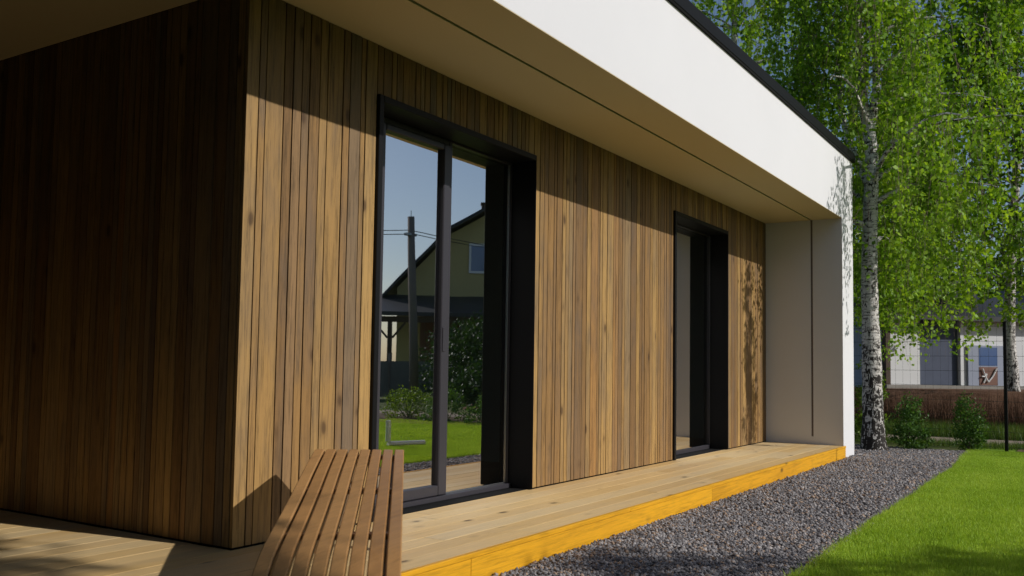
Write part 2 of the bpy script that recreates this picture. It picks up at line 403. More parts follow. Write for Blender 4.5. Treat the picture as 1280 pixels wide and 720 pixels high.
mb.build('side_cladding', M['clad'], house)['label'] = 'dark shaded vertical boards on the return wall'
# solid wall behind the boards, with the two openings
mb = MB(); y0, y1 = .023, .266
mb.box(.023, W1a, y0, y1, -.15, H+.3); mb.box(W1b, W2a, y0, y1, -.15, H+.3); mb.box(W2b, L, y0, y1, -.15, H+.3)
mb.box(W1a, W1b, y0, y1, WTOP, H+.3); mb.box(W2a, W2b, y0, y1, WTOP, H+.3)
mb.box(W1a, W1b, y0, y1, -.15, -.003); mb.box(W2a, W2b, y0, y1, -.15, -.003)
mb.box(.023, .30, y1, 8, -.15, H+.3)
mb.build('wall', M['dark'], house)
# rooms behind the glass
mb = MB()
for xa, xb in ((.303, 4.2), (4.3, L)):
    mb.box(xa, xb, y1+.003, 7.99, H-.1, H)
    mb.box(xa, xa+.05, y1+.003, 7.99, 0, H-.1); mb.box(xb-.05, xb, y1+.003, 7.99, 0, H-.1)
mb.build('room_walls', M['room'], house)
mb = MB()
for k in range(52): mb.box(.36, L-.06, y1+.005+k*.146, y1+.005+k*.146+.144, -.05, -.001, random.random())
mb.build('room_floor', M['roofm'] and M['roomfloor'], house)
# roof body

mb = MB()
mb.box(XL-T, L+T, -D, -D+.10, H+.004, RZ)             # front fascia
mb.box(L+T-.10, L+T, -D+.10, 8, H+.004, RZ); mb.box(XL-T, XL-T+.10, -D+.10, 8, H+.004, RZ)
mb.box(L, L+T, -D, -D+.17, -.30, H+.004)              # fin front
mb.box(L, L+T, -D+.17, .30, -.30, H+.004)
mb.build('roof_surround', M['plaster'], house)['label'] = 'white plaster fascia band running along the roof edge'
# the return wall face of the fin with a vertical shadow groove
fb = MB()
fb.box(L-.012, L-.001, -D, -.582, -.30, H-.0); fb.box(L-.012, L-.001, -.558, .0, -.30, H-.0); fb.box(L-.012, L-.001, -.582, -.558, -.3, .09)
fb.build('end_wall', M['plaster'], house)['label'] = 'white plaster end wall with a thin vertical groove'
gb = MB(); gb.box(L-.0035, L-.0015, -.582, -.558, .09, H); gb.build('groove', M['groove'], house); gb = MB(); gb.box(XL, L-.012, -.580, -.553, H+.03, H+.035); gb.build('groove', M['groove'], house)
mb = MB()
mb.box(XL, L-.001, -D+.001, -.578, H, H+.03); mb.box(XL, L-.001, -.555, 0.02, H, H+.03)
mb.box(XL, -.001, .02, YB+.1, H, H+.03)
mb.build('soffit', M['soffit'], house)['label'] = 'smooth cream soffit with one dark joint line'
mb = MB(); mb.box(XL-T, L+T, -D+.1, 8, H+.32, H+.5); mb.build('roof', M['roofm'], house)
mb = MB(); mb.box(XL-T-.03, L+T+.035, -D-.035, -D+.14, RZ+.003, RZ+.10, bev=.006); mb.box(XL-T-.03, L+T+.035, -D-.022, -D+.14, RZ+.10, RZ+.125)
mb.box(L+T-.14, L+T+.03, -D+.14, 8, RZ+.003, RZ+.125); mb.build('coping', M['roofm'], house)['label'] = 'black metal flashing along the roof edge'
# unseen left wing and back wall, added to keep light off the side wall
mb = MB(); mb.box(XL-.001, XL-T, -D, 8, -.3, H+.003); mb.build('added_wing_wall', M['plaster'], house)
mb = MB(); board_run(mb, XL+.02, -.024, .004, H-.002, seed=33)
for v in mb.V: v[:,1] += YB
mb.build('added_back_cladding', M['clad'], house)
mb = MB(); board_run(mb, -D+.3, YB, .004, H-.002, side=True, seed=34)
for v in mb.V: v[:,0] = XL+.022-v[:,0]
mb.build('added_wing_cladding', M['clad'], house)
mb = MB(); mb.box(XL-T, .6, 8, 8.3, -.3, RZ); mb.box(.6, L+T, 8, 8.3, -.3, -.002); mb.box(.6, L+T, 8, 8.3, 2.5, RZ); mb.box(3.9, 4.6, 8, 8.3, -.002, 2.5); mb.box(8.1, L+T, 8, 8.3, -.002, 2.5)
for ra, rb in ((.6,3.9),(4.6,8.1)):  # rear windows out of view, added to let sky light into the rooms
    rf = MB(); rf.box(ra,ra+.07,8.1,8.17,0,2.5); rf.box(rb-.07,rb,8.1,8.17,0,2.5); rf.box(ra+.07,rb-.07,8.1,8.17,0,.07); rf.box(ra+.07,rb-.07,8.1,8.17,2.43,2.5); rf.box((ra+rb)/2-.04,(ra+rb)/2+.04,8.1,8.17,.07,2.43)
    rw = rf.build('window_frame', M['anth'], house); rf = MB(); rf.box(ra+.06,rb-.06,8.13,8.136,.06,2.44); rf.build('pane', M['clearglass'], rw)
mb.box(L+T-.2, L+T-.003, .303, 8, -.3, H); mb.build('rear_wall', M['plaster'], house)

# portal liner + frames + glass, one glazed unit per opening (each a part of the house)
def portal(a, b):
    mb = MB(); t = .040; yo = -.022
    mb.box(a, a+t, yo, .262, -.002, WTOP, bev=.003); mb.box(b-t+.034, b, yo, .262, -.002, WTOP, bev=.003) ; mb.box(a+t+.001, b-t+.033, yo, .262, WTOP-t, WTOP, bev=.003)
    return mb.build('metal_surround', M['black'], house)
def glazed_door():
    pl = portal(W1a, W1b)
    mb = MB(); za, zb = .0, WTOP-.041
    def fr(x0,x1,z0,z1,ya=.186,yb=.26): mb.box(x0,x1,ya,yb,z0,z1,bev=.004)
    fr(1.011,1.17,za+.03,zb); fr(1.937,1.975,za+.03,zb); fr(1.171,1.936,zb-.035,zb); fr(1.976,2.743,zb-.012,zb)
    fr(1.011,2.743,-.004,za+.029,.16,.26); fr(2.731,2.743,za+.03,zb-.013)
    f = mb.build('window_frame', M['anth'], house)
    mb = MB()
    fr2 = lambda x0,x1,z0,z1: mb.box(x0,x1,.174,.235,z0,z1,bev=.006)
    fr2(1.172,1.265,.032,zb-.037); fr2(1.868,1.936,.032,zb-.037); fr2(1.266,1.867,.032,.098); fr2(1.266,1.867,zb-.078,zb-.037)
    s = mb.build('door_sash', M['anth'], house)
    mb = MB(); mb.box(1.26,1.872,.206,.212,.095,zb-.075); mb.build('pane', M['glass'], s)
    mb = MB(); mb.box(1.97,2.735,.206,.212,.027,zb-.008); mb.build('pane', M['glass'], f)
    mb = MB(); mb.box(1.98,2.726,.198,.2055,.0295,.036); mb.box(2.722,2.7305,.198,.2055,.037,zb-.013); mb.build('glazing_bead', M['steel'], f)
    mb = MB(); mb.box(1.880,1.906,.168,.1735,.98,1.14,bev=.002); mb.build('handle_plate', M['anth'], s)
def fixed_window():
    portal(W2a, W2b)
    mb = MB(); zb = WTOP-.041
    def fr(x0,x1,z0,z1,ya=.188,yb=.26): mb.box(x0,x1,ya,yb,z0,z1,bev=.003)
    fr(W2a+.041,W2a+.11,.04,zb); fr(W2b-.018,W2b-.007,.04,zb); fr(W2a+.041,W2b-.007,-.004,.039); fr(W2a+.111,W2b-.019,zb-.012,zb)
    f = mb.build('window_frame', M['anth'], house)
    mb = MB(); mb.box(W2a+.1,W2b-.015,.206,.212,.036,zb-.010); mb.build('pane', M['glass'], f)
glazed_door(); fixed_window()

# ------------------------------------------------------------------ deck
deck = thing('timber_deck', 'low pale timber deck with an orange stained edge board along the house', 'deck', (3,-.4,G))
mb = MB(); y = -D+.0; BW = .1375
k = 0
rg = random.Random(5)
while y < YB:
    if y < -.2:      # full-length rows, made of butted lengths
        xs = [XL+.03, -.9+rg.random()*.6, .62+rg.random()*.9, 3.2+rg.random()*1.3, 6.1+rg.random()*1.2, L-.014]
    elif y < 0.0:
        xs = [XL+.03, -.9+rg.random()*.5, .9+rg.random()*1.5, 4+rg.random(), 6.5+rg.random(), L-.014]
    else: xs = [XL+.03, -.004]
    yy = min(y+BW-.005, YB)
    if y < 0 < yy and y > -.2: yy = -.003
    for a, b in zip(xs[:-1], xs[1:]): mb.box(a+.001, b-.001, y, yy, -.028, -.0045-rg.random()*.0015, rg.random())
    y = yy+.005 if yy == -.003 else y+BW
    k += 1
mb.build('deck_boards', M['deck'], deck)
mb = MB()
for a, b in zip([XL+.03,.62,3.9,6.9], [.62,3.9,6.9,L-.016]): mb.box(a+.0015, b-.0015, -D-.026, -D-.003, G-.02, -.030, rg.random(), bev=.002)
mb.build('edge_board', M['stain'], deck)['label'] = 'orange stained fascia board at the deck edge'
mb = MB()
for a, b in zip([XL+.03,-1.1,2.4,5.6], [-1.1,2.4,5.6,L-.016]): mb.box(a+.001, b-.001, -D-.030, -D-.002, -.0285, -.0035, rg.random(), bev=.003)
mb.build('nosing_board', M['stain'], deck)
mb = MB()
for i in range(18):
    mb = MB(); mb.box(XL+.1+i*.56, XL+.16+i*.56, -D+.02, -.05, G-.02, -.0285); mb.build('joist', M['timber'], deck)
# small openings of two window sills are covered by the boards; threshold strip
mb = MB(); mb.box(W1a+.01, W1b-.01, -.001, .149, -.03, -.006, .4); mb.build('threshold_board', M['deck'], deck); mb = MB(); mb.box(W2a+.01, W2b-.01, -.001, .149, -.03, -.006, .6); mb.build('threshold_board', M['deck'], deck)

# ------------------------------------------------------------------ slatted lounger
def lounger():
    ax = Vector((math.cos(math.radians(38.8)), math.sin(math.radians(38.8)), 0)); rt = Vector((ax.y, -ax.x, 0))
    top = Vector((.441, -.402, 0)); W = .444
    root = thing('wooden_lounger', 'curved brown wooden slatted lounger in front of the corner of the house', 'lounger', (-.6,-1.2,0))
    # profile: (distance back from the far end, height of the slat tops)
    prof = [(-.020,.440),(-.012,.458),(.03,.467),(.25,.450),(.55,.422),(.9,.383),(1.25,.349),(1.55,.322),(1.72,.300),(1.9,.250),(2.03,.185),(2.12,.10)]
    P = []
    for i in range(len(prof)-1):
        for q in range(6):
            t = q/6; p0 = prof[max(i-1,0)]; p1 = prof[i]; p2 = prof[i+1]; p3 = prof[min(i+2,len(prof)-1)]
            f = lambda a,b,c,d: .5*((2*b)+(-a+c)*t+(2*a-5*b+4*c-d)*t*t+(-a+3*b-3*c+d)*t**3)
            P.append((f(p0[0],p1[0],p2[0],p3[0]), f(p0[1],p1[1],p2[1],p3[1])))
    P.append(prof[-1])
    n = 8; pitch = W/n; sw = pitch-.0095; th = .034
    for k in range(n):
        mb = MB(); c = -W/2 + pitch*(k+.5) ; V = []; F = []
        for i, (d, z) in enumerate(P):
            q = P[min(i+1,len(P)-1)]; o_ = P[max(i-1,0)]; tx, tz = q[0]-o_[0], q[1]-o_[1]; l = math.hypot(tx,tz); nx_, nz_ = -tz/l, tx/l   # up normal
            if nz_ < 0: nx_, nz_ = -nx_, -nz_
            for (u, h) in ((-sw/2,-.004),(-sw/2+.004,0),(sw/2-.004,0),(sw/2,-.004),(sw/2,-th),(-sw/2,-th)):
                V.append(tuple(top - ax*(d + nx_*h) + rt*(c+u) + Vector((0,0,z+nz_*h))))
        m_ = 6
        for i in range(len(P)-1):
            for j in range(m_): F.append((i*m_+j, i*m_+(j+1)%m_, (i+1)*m_+(j+1)%m_, (i+1)*m_+j))
        F.append(tuple(range(m_))); F.append(tuple((len(P)-1)*m_+j for j in range(m_)))
        mb.add(V, F, random.random()); o = mb.build('slat', M['teak'], root)
    # cross battens, side rails, legs
    for d, z in ((.10,.438),(.8,.37),(1.45,.308),(1.9,.225)):
        mb = MB(); c = top-ax*d; mb.beam(c-rt*(W/2-.01)+Vector((0,0,z)), c+rt*(W/2-.01)+Vector((0,0,z)), .045, .022, r=random.random(), bev=.003); mb.build('cross_batten', M['teak'], root)
    for s in (-1,1):
        mb = MB(); a = top-ax*.08+rt*s*(W/2-.06); b = top-ax*1.85+rt*s*(W/2-.06)
        mb.beam(a+Vector((0,0,.405)), b+Vector((0,0,.205)), .024, .05, r=.4, bev=.003); mb.build('side_rail', M['teak'], root)
        for d, zt in ((.16,.395),(1.72,.215)):
            p = top-ax*d+rt*s*(W/2-.033); zb = -.0035 if p.y > -D-.01 else G-.005
            mb = MB(); mb.beam(Vector((p.x,p.y,zb)), Vector((p.x,p.y,zt)), .034, .05, up=ax, r=.6, bev=.003); mb.build('leg', M['teak'], root)
lounger()

# ------------------------------------------------------------------ vegetation
def leaf_quads(C, size, rg, hang=0.0, aspect=.75):
    n = len(C); s = rg.uniform(.7,1.25,n)[:,None]*size
    d = rg.normal(size=(n,3)); d[:,2] -= hang*1.5; d /= np.linalg.norm(d,axis=1)[:,None]
    e = rg.normal(size=(n,3)); e -= (e*d).sum(1)[:,None]*d; e /= np.linalg.norm(e,axis=1)[:,None]
    V = np.stack([C, C+d*s*.45+e*s*.5*aspect, C+d*s, C+d*s*.45-e*s*.5*aspect], 1)
    return V.reshape(-1,3), np.arange(4*n).reshape(-1,4)

def birch(name, label, base, trunk_pts, trunk_r, stems, nlimb, zlo, zhi, reach, nstr, leafn, leaf, seed, group=None, lowreach=1.0, keep=None, bias=(0,0,0), clear=0, minz=0.9):
    rg = np.random.default_rng(seed); rnd = random.Random(seed)
    t = thing(name, label, 'tree', base, group)
    mb = MB()
    def smooth(pts, rads, m=5):
        out, ro = [], []
        for i in range(len(pts)-1):
            p0 = Vector(pts[max(i-1,0)]); p1 = Vector(pts[i]); p2 = Vector(pts[i+1]); p3 = Vector(pts[min(i+2,len(pts)-1)])
            for q in range(m):
                u = q/m
                out.append(.5*((2*p1)+(-p0+p2)*u+(2*p0-5*p1+4*p2-p3)*u*u+(-p0+3*p1-3*p2+p3)*u**3)); ro.append(rads[i]*(1-u)+rads[i+1]*u)
        out.append(Vector(pts[-1])); ro.append(rads[-1]); return out, ro
    P, R_ = smooth(trunk_pts, trunk_r, 6)
    R_ = [r*(1+.05*rnd.uniform(-1,1)) for r in R_]
    mb.tube(P, R_, 14)
    for sp, sr in stems:
        q, r = smooth(sp, sr, 4); mb.tube(q, r, 8)
    spine = P
    strands = []; limbs = []
    zs = [p.z for p in spine]
    for k in range(nlimb):
        z = zlo + (zhi-zlo)*(k+rnd.random())/nlimb
        i = min(range(len(spine)), key=lambda j: abs(zs[j]-z)); a0 = spine[i]
        f = (z-zlo)/(zhi-zlo); ln = reach*(1-.55*f)*rnd.uniform(.65,1.1)
        az = k*2.399+rnd.uniform(-.4,.4)
        d = Vector((math.cos(az)+bias[0], math.sin(az)+bias[1], 0)).normalized(); up = rnd.uniform(.35,.8)
        pts = []; rr = []
        n = 9; p = a0.copy(); 
        for j in range(n):
            u = j/(n-1); pts.append(p.copy()); rr.append(max(.004, trunk_r[0]*.20*(1-u)**1.1*(1-.5*f)+.003))
            st = ln/(n-1); p = p + (d*(1) + Vector((0,0,up*(1-1.9*u))) + Vector((rnd.uniform(-.18,.18),rnd.uniform(-.18,.18),rnd.uniform(-.1,.1))))*st*.85
        limbs.append(pts); mb.tube(pts, rr, 5, cap=False)
    tr = mb.build('trunk', M['birchbark'], t, smooth=True)
    tw = MB(); C = []; CR = []
    for s in range(nstr):
        lp = rnd.choice(limbs); u = rnd.uniform(.25,1)*(len(lp)-1); i = int(min(u, len(lp)-2)); p = lp[i].lerp(lp[i+1], u-i)
        p = p + Vector((rnd.gauss(0,.16), rnd.gauss(0,.16), rnd.gauss(0,.08)))
        ll = rnd.uniform(.35, 1.0)*lowreach*(1.25 if rnd.random() < .2 else 1)
        if p.z - ll < minz: ll = max(.2, p.z-minz-rnd.random()*.6)
        if ll < .15: continue
        dx, dy = rnd.gauss(0,.12), rnd.gauss(0,.12); pts = []
        m = max(3, int(ll/.22))
        for j in range(m+1):
            u = j/m; pts.append(p + Vector((dx*u*(1-.3*u)*2*ll*.6, dy*u*2*ll*.6, -ll*u + .12*math.sin(u*2)*(1-u))))
        if any((q.x < 9.22 and q.y > -1.25 and q.z < 3.8) or (q.x > 17.95 and q.y < -.3 and q.z < 6.5) for q in pts): continue
        tw.tube(pts, [.0035*(1-.6*j/m) for j in range(m+1)], 3, cap=False)
        nl = max(4, int(leafn*ll*rnd.uniform(.5,1.4)))
        so = rnd.gauss(0,.18); ccl = [rnd.random()*m for _ in range(max(2, nl//5))]
        for q in range(nl):
            u = min(max(rnd.choice(ccl)+rnd.gauss(0,.12), 0), m-.001); i = int(min(u,m-1)); c = pts[i].lerp(pts[i+1], u-i)
            a = (c.x+rnd.gauss(0,.05), c.y+rnd.gauss(0,.05), c.z+rnd.gauss(0,.04))
            if clear and a[0] < base[0] and abs(a[1]-(base[1]+.06+(a[0]-base[0])*.19)) < clear and rnd.random() < .6: continue
            C.append(a); CR.append(.5+so+rnd.gauss(0,.17))
    tw.build('twigs', M['twig'], t)
    V, F = leaf_quads(np.array(C), leaf, rg, .5)
    o = fastmesh('crown', V, F, np.clip(np.array(CR),0,1), M['birchleaf'], t)
    return t, len(F)

def shrub(name, label, cat, c, w, h, n, leaf, mat, seed, group=None, shape='egg', stems=5, clump=28):
    rg = np.random.default_rng(seed); t = thing(name, label, cat, c, group)
    k = max(6, n//clump); cc = []
    while len(cc) < k:
        p = rg.uniform(-1,1,3); p[2] = rg.uniform(0,1)
        rad = {'egg': math.sqrt(max(0, 1-(p[2]*2-.85)**2/1.35)), 'cone': (1-p[2])**.7*.95+.05, 'dome': math.sqrt(max(0,1-p[2]**2))}[shape]
        if math.hypot(p[0],p[1]) < rad: cc.append(p)
    cc = np.array(cc)*[w/2,w/2,h]
    C = np.repeat(cc, clump, 0) + rg.normal(0,1,(k*clump,3))*min(w,h)*.075
    C[:,2] = np.abs(C[:,2]); C += np.array(c)
    V, F = leaf_quads(C, leaf, rg, 0, .6)
    fastmesh('foliage', V, F, np.clip(rg.normal(.5,.25,len(F)),0,1), mat, t)
    mb = MB()
    for q in range(stems):
        e = Vector(c)+Vector(cc[rg.integers(len(cc))]); s0 = Vector(c)+Vector((rg.normal()*.02, rg.normal()*.02, -.01))
        mb.tube([s0, s0.lerp(e,.5)+Vector((0,0,.03)), e], [.012,.008,.003], 5)
    mb.build('stem', M['bark'], t); return t

def leafy_tree(name, label, c, tr, lobes, n, leaf, mat, seed, trunk_top, clump=.28, group=None, bark='bark'):
    """lobes: list of (centre offset, radii) – leaf clumps scattered through each lobe's volume"""
    rg = np.random.default_rng(seed); t = thing(name, label, 'tree', c, group); c = Vector(c)
    tot = sum(r[0]*r[1]*r[2] for _, r in lobes); C = []; cl = []
    for off, r in lobes:
        k = max(4, int(n/26*(r[0]*r[1]*r[2])/tot))
        for _ in range(k):
            v = rg.normal(size=3); v /= np.linalg.norm(v); v *= rg.uniform(.25,1)**.4
            p = np.array(c)+np.array(off)+v*np.array(r); cl.append(p)
            C.append(p + rg.normal(0,1,(26,3))*clump*np.array([.6,.6,.4]))
    C = np.concatenate(C); V, F = leaf_quads(C, leaf, rg, .2, .7)
    fastmesh('crown', V, F, np.clip(rg.normal(.5,.25,len(F)),0,1), mat, t)
    mb = MB(); top = c+Vector(trunk_top)
    mb.tube([c, c.lerp(top,.4)+Vector((.05,.03,0)), top], [tr, tr*.75, tr*.3], 9)
    for q in range(22):
        e = Vector(cl[rg.integers(len(cl))]); s0 = c.lerp(top, rg.uniform(.45,.95)); mid = s0.lerp(e,.5)+Vector((0,0,.12)); mb.tube([s0,mid,e],[tr*.25,tr*.14,.008],5,cap=False)
    mb.build('trunk', M[bark], t); return t

# main birch right behind the end of the house
bt = [(9.95,-1.0,-.17),(9.95,-.99,.0),(9.97,-.985,.35),(9.98,-.97,1.2),(9.98,-.955,2.33),(9.98,-.99,3.9),(9.99,-.87,4.7),(9.99,-.86,5.4),(10.0,-.78,6.1),(10.05,-.7,7.6),(10.1,-.6,9.2)]
br = [.19,.155,.135,.118,.105,.085,.070,.06,.05,.035,.015]
st = [([(9.98,-.975,4.1),(10.0,-1.06,4.75),(10.05,-1.05,5.6),(10.1,-1.2,6.3),(10.2,-1.4,8)], [.06,.05,.042,.035,.012]),
      ([(9.97,-.96,3.4),(10.05,-.68,4.1),(10.1,-.55,4.9),(10.2,-.5,6.6)], [.05,.042,.035,.012])]
birch('birch_tree', 'birch with a white trunk right beside the end of the white house wall', (9.95,-1.0,G), bt, br, st, 34, 2.6, 8.6, 2.7, 1050, 36, .068, 11, 'birches beyond the house', 1.8, minz=1.5, bias=(.15,-.1,0), clear=.13)
bt2 = [(17.8,-2.13,.45),(17.8,-2.12,.9),(17.8,-2.08,1.7),(17.85,-2.15,3.5),(17.9,-2.3,6),(17.9,-2.2,8.5),(18,-2.1,11)]
birch('birch_tree', 'second birch farther right, its pale trunk behind the dark fence post', (17.8,-2.13,.5), bt2, [.135,.12,.11,.09,.07,.05,.02], [], 42, 2.8, 10.5, 4.2, 1500, 26, .092, 12, 'birches beyond the house', 2.4, minz=1.3, bias=(-.5,0,0))
bt3 = [(14.5,2.6,-.1),(14.5,2.6,3),(14.55,2.5,6),(14.6,2.4,11)]
birch('birch_tree', 'slim birch whose crown rises over the flat roof, leftmost of the birches', (14.5,2.6,G), bt3, [.14,.12,.08,.02], [], 34, 3.5, 10.5, 3.6, 560, 26, .095, 13, 'birches beyond the house', 2.0, minz=2.5)
# low hanging sprays between the two birches: a young birch
bt4 = [(13.2,-.45,-.1),(13.2,-.44,1.5),(13.2,-.42,3.2),(13.2,-.5,6.3)]
birch('birch_tree', 'thin birch just behind the white trunked one, its low sprays hanging over the pale house', (13.2,-.45,G), bt4, [.05,.042,.03,.01], [], 30, 2.2, 6.0, 2.1, 760, 32, .07, 14, 'birches beyond the house', 1.6, minz=.95, bias=(-.2,-.9,0))
# dark evergreen at the far right
def conifer(c, h, w, n, seed, label):
    rg = np.random.default_rng(seed); t = thing('spruce_tree', label, 'tree', c)
    C = []; mb = MB(); mb.tube([c, (c[0],c[1],c[2]+h)], [.2,.02], 8)
    for k in range(150):
        f = rg.uniform(.06,.98); L_ = (1-f)**.8*w*rg.uniform(.7,1.1); az = rg.uniform(0,2*PI); z = c[2]+f*h
        d = np.array([math.cos(az), math.sin(az), 0]); e = np.array([c[0],c[1],z])+d*L_+[0,0,-.25*L_]
        mb.tube([(c[0],c[1],z), tuple(e)], [.03,.006], 4, cap=False)
        m = int(n/150*(L_/w+.15)*1.6)
        u = rg.uniform(.15,1,m)[:,None]; p = np.array([c[0],c[1],z])*(1-u)+e*u; p = p+rg.normal(0,1,(m,3))*[.14,.14,.10]; p[:,2] -= rg.uniform(0,.3,m)
        C.append(p)
    C = np.concatenate(C); V, F = leaf_quads(C, .13, rg, .6, .3); fastmesh('crown', V, F, np.clip(rg.normal(.4,.25,len(F)),0,1), M['darkleaf'], t)
    mb.build('trunk', M['bark'], t)
conifer((25,-4.4,G), 17, 3.3, 46000, 3, 'tall dark evergreen at the right edge behind the birches')
# shrubs by the fence
shrub('young_shrub', 'small dark green shrub on the gravel beside the birch trunk', 'shrub', (10.45,-1.37,G-.01), .46, .72, 3000, .036, M['shrubleaf'], 31, 'young shrubs by the fence', 'egg')
shrub('young_shrub', 'small dark green shrub at the corner of the lawn near the fence post', 'shrub', (10.75,-2.07,G-.01), .42, .74, 2400, .038, M['shrubleaf'], 32, 'young shrubs by the fence', 'egg')
shrub('leafy_shrub', 'tall green shrub half hidden between the white wall end and the birch trunk', 'shrub', (11.6,-.62,G-.01), .45, 1.25, 2600, .05, M['yellowleaf'], 33)

# slender tall tree and wide tree outside the frame that throw the dappled shade
def sunpos(t, y):   # point on the ray from target t towards the sun at depth y
    k = (y-t[1])/SD.y; return Vector(t)+SD*k
p = sunpos((7.80,0,1.1), -3.27)
leafy_tree('young_tree', 'thin young tree with a narrow column of leaves on the lawn near the house end', (p.x,-3.27,G), .018, [((-.02,0,p.z-G+.62),(.13,.15,.50)),((.06,.0,p.z-G-.1),(.23,.18,.55)),((.0,0,p.z-G-.75),(.24,.18,.55)),((.12,0,p.z-G-.35),(.20,.15,.5))], 2300, .055, M['birchleaf'], 41, (0,0,p.z+.9), .06)
leafy_tree('garden_tree', 'round headed leafy tree on the lawn opposite the house corner', (1.7,-10,G), .12, [((.6,0,3.35),(1.5,1.6,1.7)),((1.7,.2,2.75),(1.3,1.4,1.25)),((-1.4,0,3.3),(1.4,1.5,1.2))], 14000, .11, M['birchleaf'], 42, (0,0,4.4), .20)
leafy_tree('garden_tree', 'taller dense leafy tree added out of view left of the round headed one', (-.9,-10.4,G), .16, [((0,0,7.5),(2.1,1.8,2.3)),((-1.6,0,5.6),(2.2,1.9,2.3)),((-.7,0,4.6),(1.5,1.6,1.7)),((1.65,0,6.85),(.62,.8,.55)),((1.3,0,6.5),(.5,.6,.5))], 34000, .15, M['darkleaf'], 43, (0,0,7), .22)  # unseen tree, crown lobes shaped to shade the left deck
for i, (x, y, h_, lb) in enumerate([(-8.2,-12.5,1.0,'dense tree added for shade farthest left behind the photographer'),(-4.6,-14.2,1.15,'dense tree added for shade in the middle of the row'),(-.9,-15.2,1.1,'dense tree added for shade at the right end of the row'),(-9.5,-8,1,'dense tree added for shade at the side of the garden')]):
    leafy_tree('added_shade_tree', lb, (x,y,G), .2, [((0,0,5.6*h_),(2.5,2.2,3.2*h_)),((0,0,2.4),(2.3,2.1,2.2))], 22000, .22, M['darkleaf'], 44+i, (0,0,6.5), .3, 'unseen trees added for shade')  # unseen trees added to cut sky light and lawn bounce near the terrace

# ------------------------------------------------------------------ fence at the end of the garden
f = thing('mesh_fence', 'dark wire mesh fence with slim posts at the end of the garden', 'fence', (10.7,-2.5,G))
def fp(y): return (10.7+(y+2.5)*.17)
for y in (-2.5, 0.0, 2.5, -5.0):
    mb = MB(); x = fp(y); mb.box(x-.03,x+.03,y-.02,y+.02,G-.02,1.56,bev=.003); mb.box(x-.033,x+.033,y-.023,y+.023,1.561,1.575); mb.build('post', M['black'], f)
mb = MB()
for k in range(9): z = G+.06+k*.2; mb.beam((fp(-5)+.04,-5,z),(fp(3)+.04,3,z),.004,.004)
for k in range(int(8/.10)): y = -5+k*.10; mb.beam((fp(y)+.046,y,G+.02),(fp(y)+.046,y,1.5),.0018,.0018,up=Vector((0,1,0)))
mb.build('wire_mesh', M['fence'], f)

# ------------------------------------------------------------------ neighbouring house (right background)
nh = thing('neighbouring_house', 'low pale neighbouring house with a dark roof seen behind the birches', 'house', (18,.25,.5))
def wallseg(name, a, b, z0, z1, mat, th=.15, off=0):
    a = Vector((*a,0)); b = Vector((*b,0)); d = (b-a).normalized(); nrm = Vector((d.y,-d.x,0))
    if nrm.x > 0: nrm = -nrm
    mb = MB(); c0 = a+nrm*off; c1 = b+nrm*off; mid = (c0+c1)/2 - nrm*th/2
    mb.obox(Vector((mid.x,mid.y,(z0+z1)/2)), d, nrm, Vector((0,0,1)), (b-a).length/2, th/2, (z1-z0)/2); return mb.build(name, mat, nh)
c0 = Vector((18,.25)); dr = Vector((.70,-.714)); dl = Vector((.62,.785))
R2 = lambda t: tuple(c0+dr*t)
L2 = lambda t: tuple(c0+dl*t)
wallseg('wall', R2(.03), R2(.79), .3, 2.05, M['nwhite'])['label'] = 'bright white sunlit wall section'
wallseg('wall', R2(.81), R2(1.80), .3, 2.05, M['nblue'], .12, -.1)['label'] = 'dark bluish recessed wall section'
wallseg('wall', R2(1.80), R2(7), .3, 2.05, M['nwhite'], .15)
wallseg('wall', L2(0.06), L2(9), .3, 2.35, M['ngrey'])['label'] = 'white side wall with bluish shade put into its colour'
wallseg('plinth', R2(-.05), R2(7), .3, .62, M['concrete'], .1, .06)
wallseg('corner_post', L2(-.02), L2(.10), .3, 2.3, M['timber'], .12, .05)
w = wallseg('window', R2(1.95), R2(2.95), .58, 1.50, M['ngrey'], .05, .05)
o_ = wallseg('pane', R2(2.22), R2(2.68), 1.06, 1.46, M['winblue'], .02, .056); o_.parent = w; 
o_ = wallseg('lower_panel', R2(2.22), R2(2.68), .63, 1.03, M['panelbrown'], .02, .058); o_.parent = w
for o_ in w.children: o_.location = (0,0,0)
mb = MB(); nn = Vector((-.714,-.70,0))
for a, b in (((2.28,.99),(2.42,.70)),((2.42,.70),(2.64,1.0)),((2.26,.82),(2.38,.88)),((2.38,.88),(2.30,.68))):
    A = Vector((*R2(a[0]),a[1]))+nn*.085; B = Vector((*R2(b[0]),b[1]))+nn*.085; mb.tube([A, (A+B)/2+Vector((0,0,-.03)), B],[.016]*3,6)
o_ = mb.build('white_ornament', M['whitepaint'], nh)
mb = MB()
def roofquad(pts, th=.1):
    n = len(pts); v = [tuple(p) for p in pts]+[(p[0],p[1],p[2]-th) for p in pts]
    mb.add(v, [tuple(range(n)), tuple(range(2*n-1,n-1,-1))]+[(k,n+k,n+(k+1)%n,(k+1)%n) for k in range(n)])
A = Vector((*L2(9.5),2.42)); B = Vector((*L2(-.35),2.42)); A += Vector((-.35,.2,0)); B += Vector((-.35,-.0,0))
roofquad([A, B, B+Vector((4,-2,.9)), A+Vector((4,-2,.9))])
A2 = Vector((*R2(-.1),2.12))+nn*.3; B2 = Vector((*R2(7.5),2.12))+nn*.3
roofquad([A2+Vector((0,0,.0)), B2, B2+Vector((2.6,2.6,1.0)), A2+Vector((2.6,2.6,1.0))])
mb.build('roof', M['nroof'], nh)

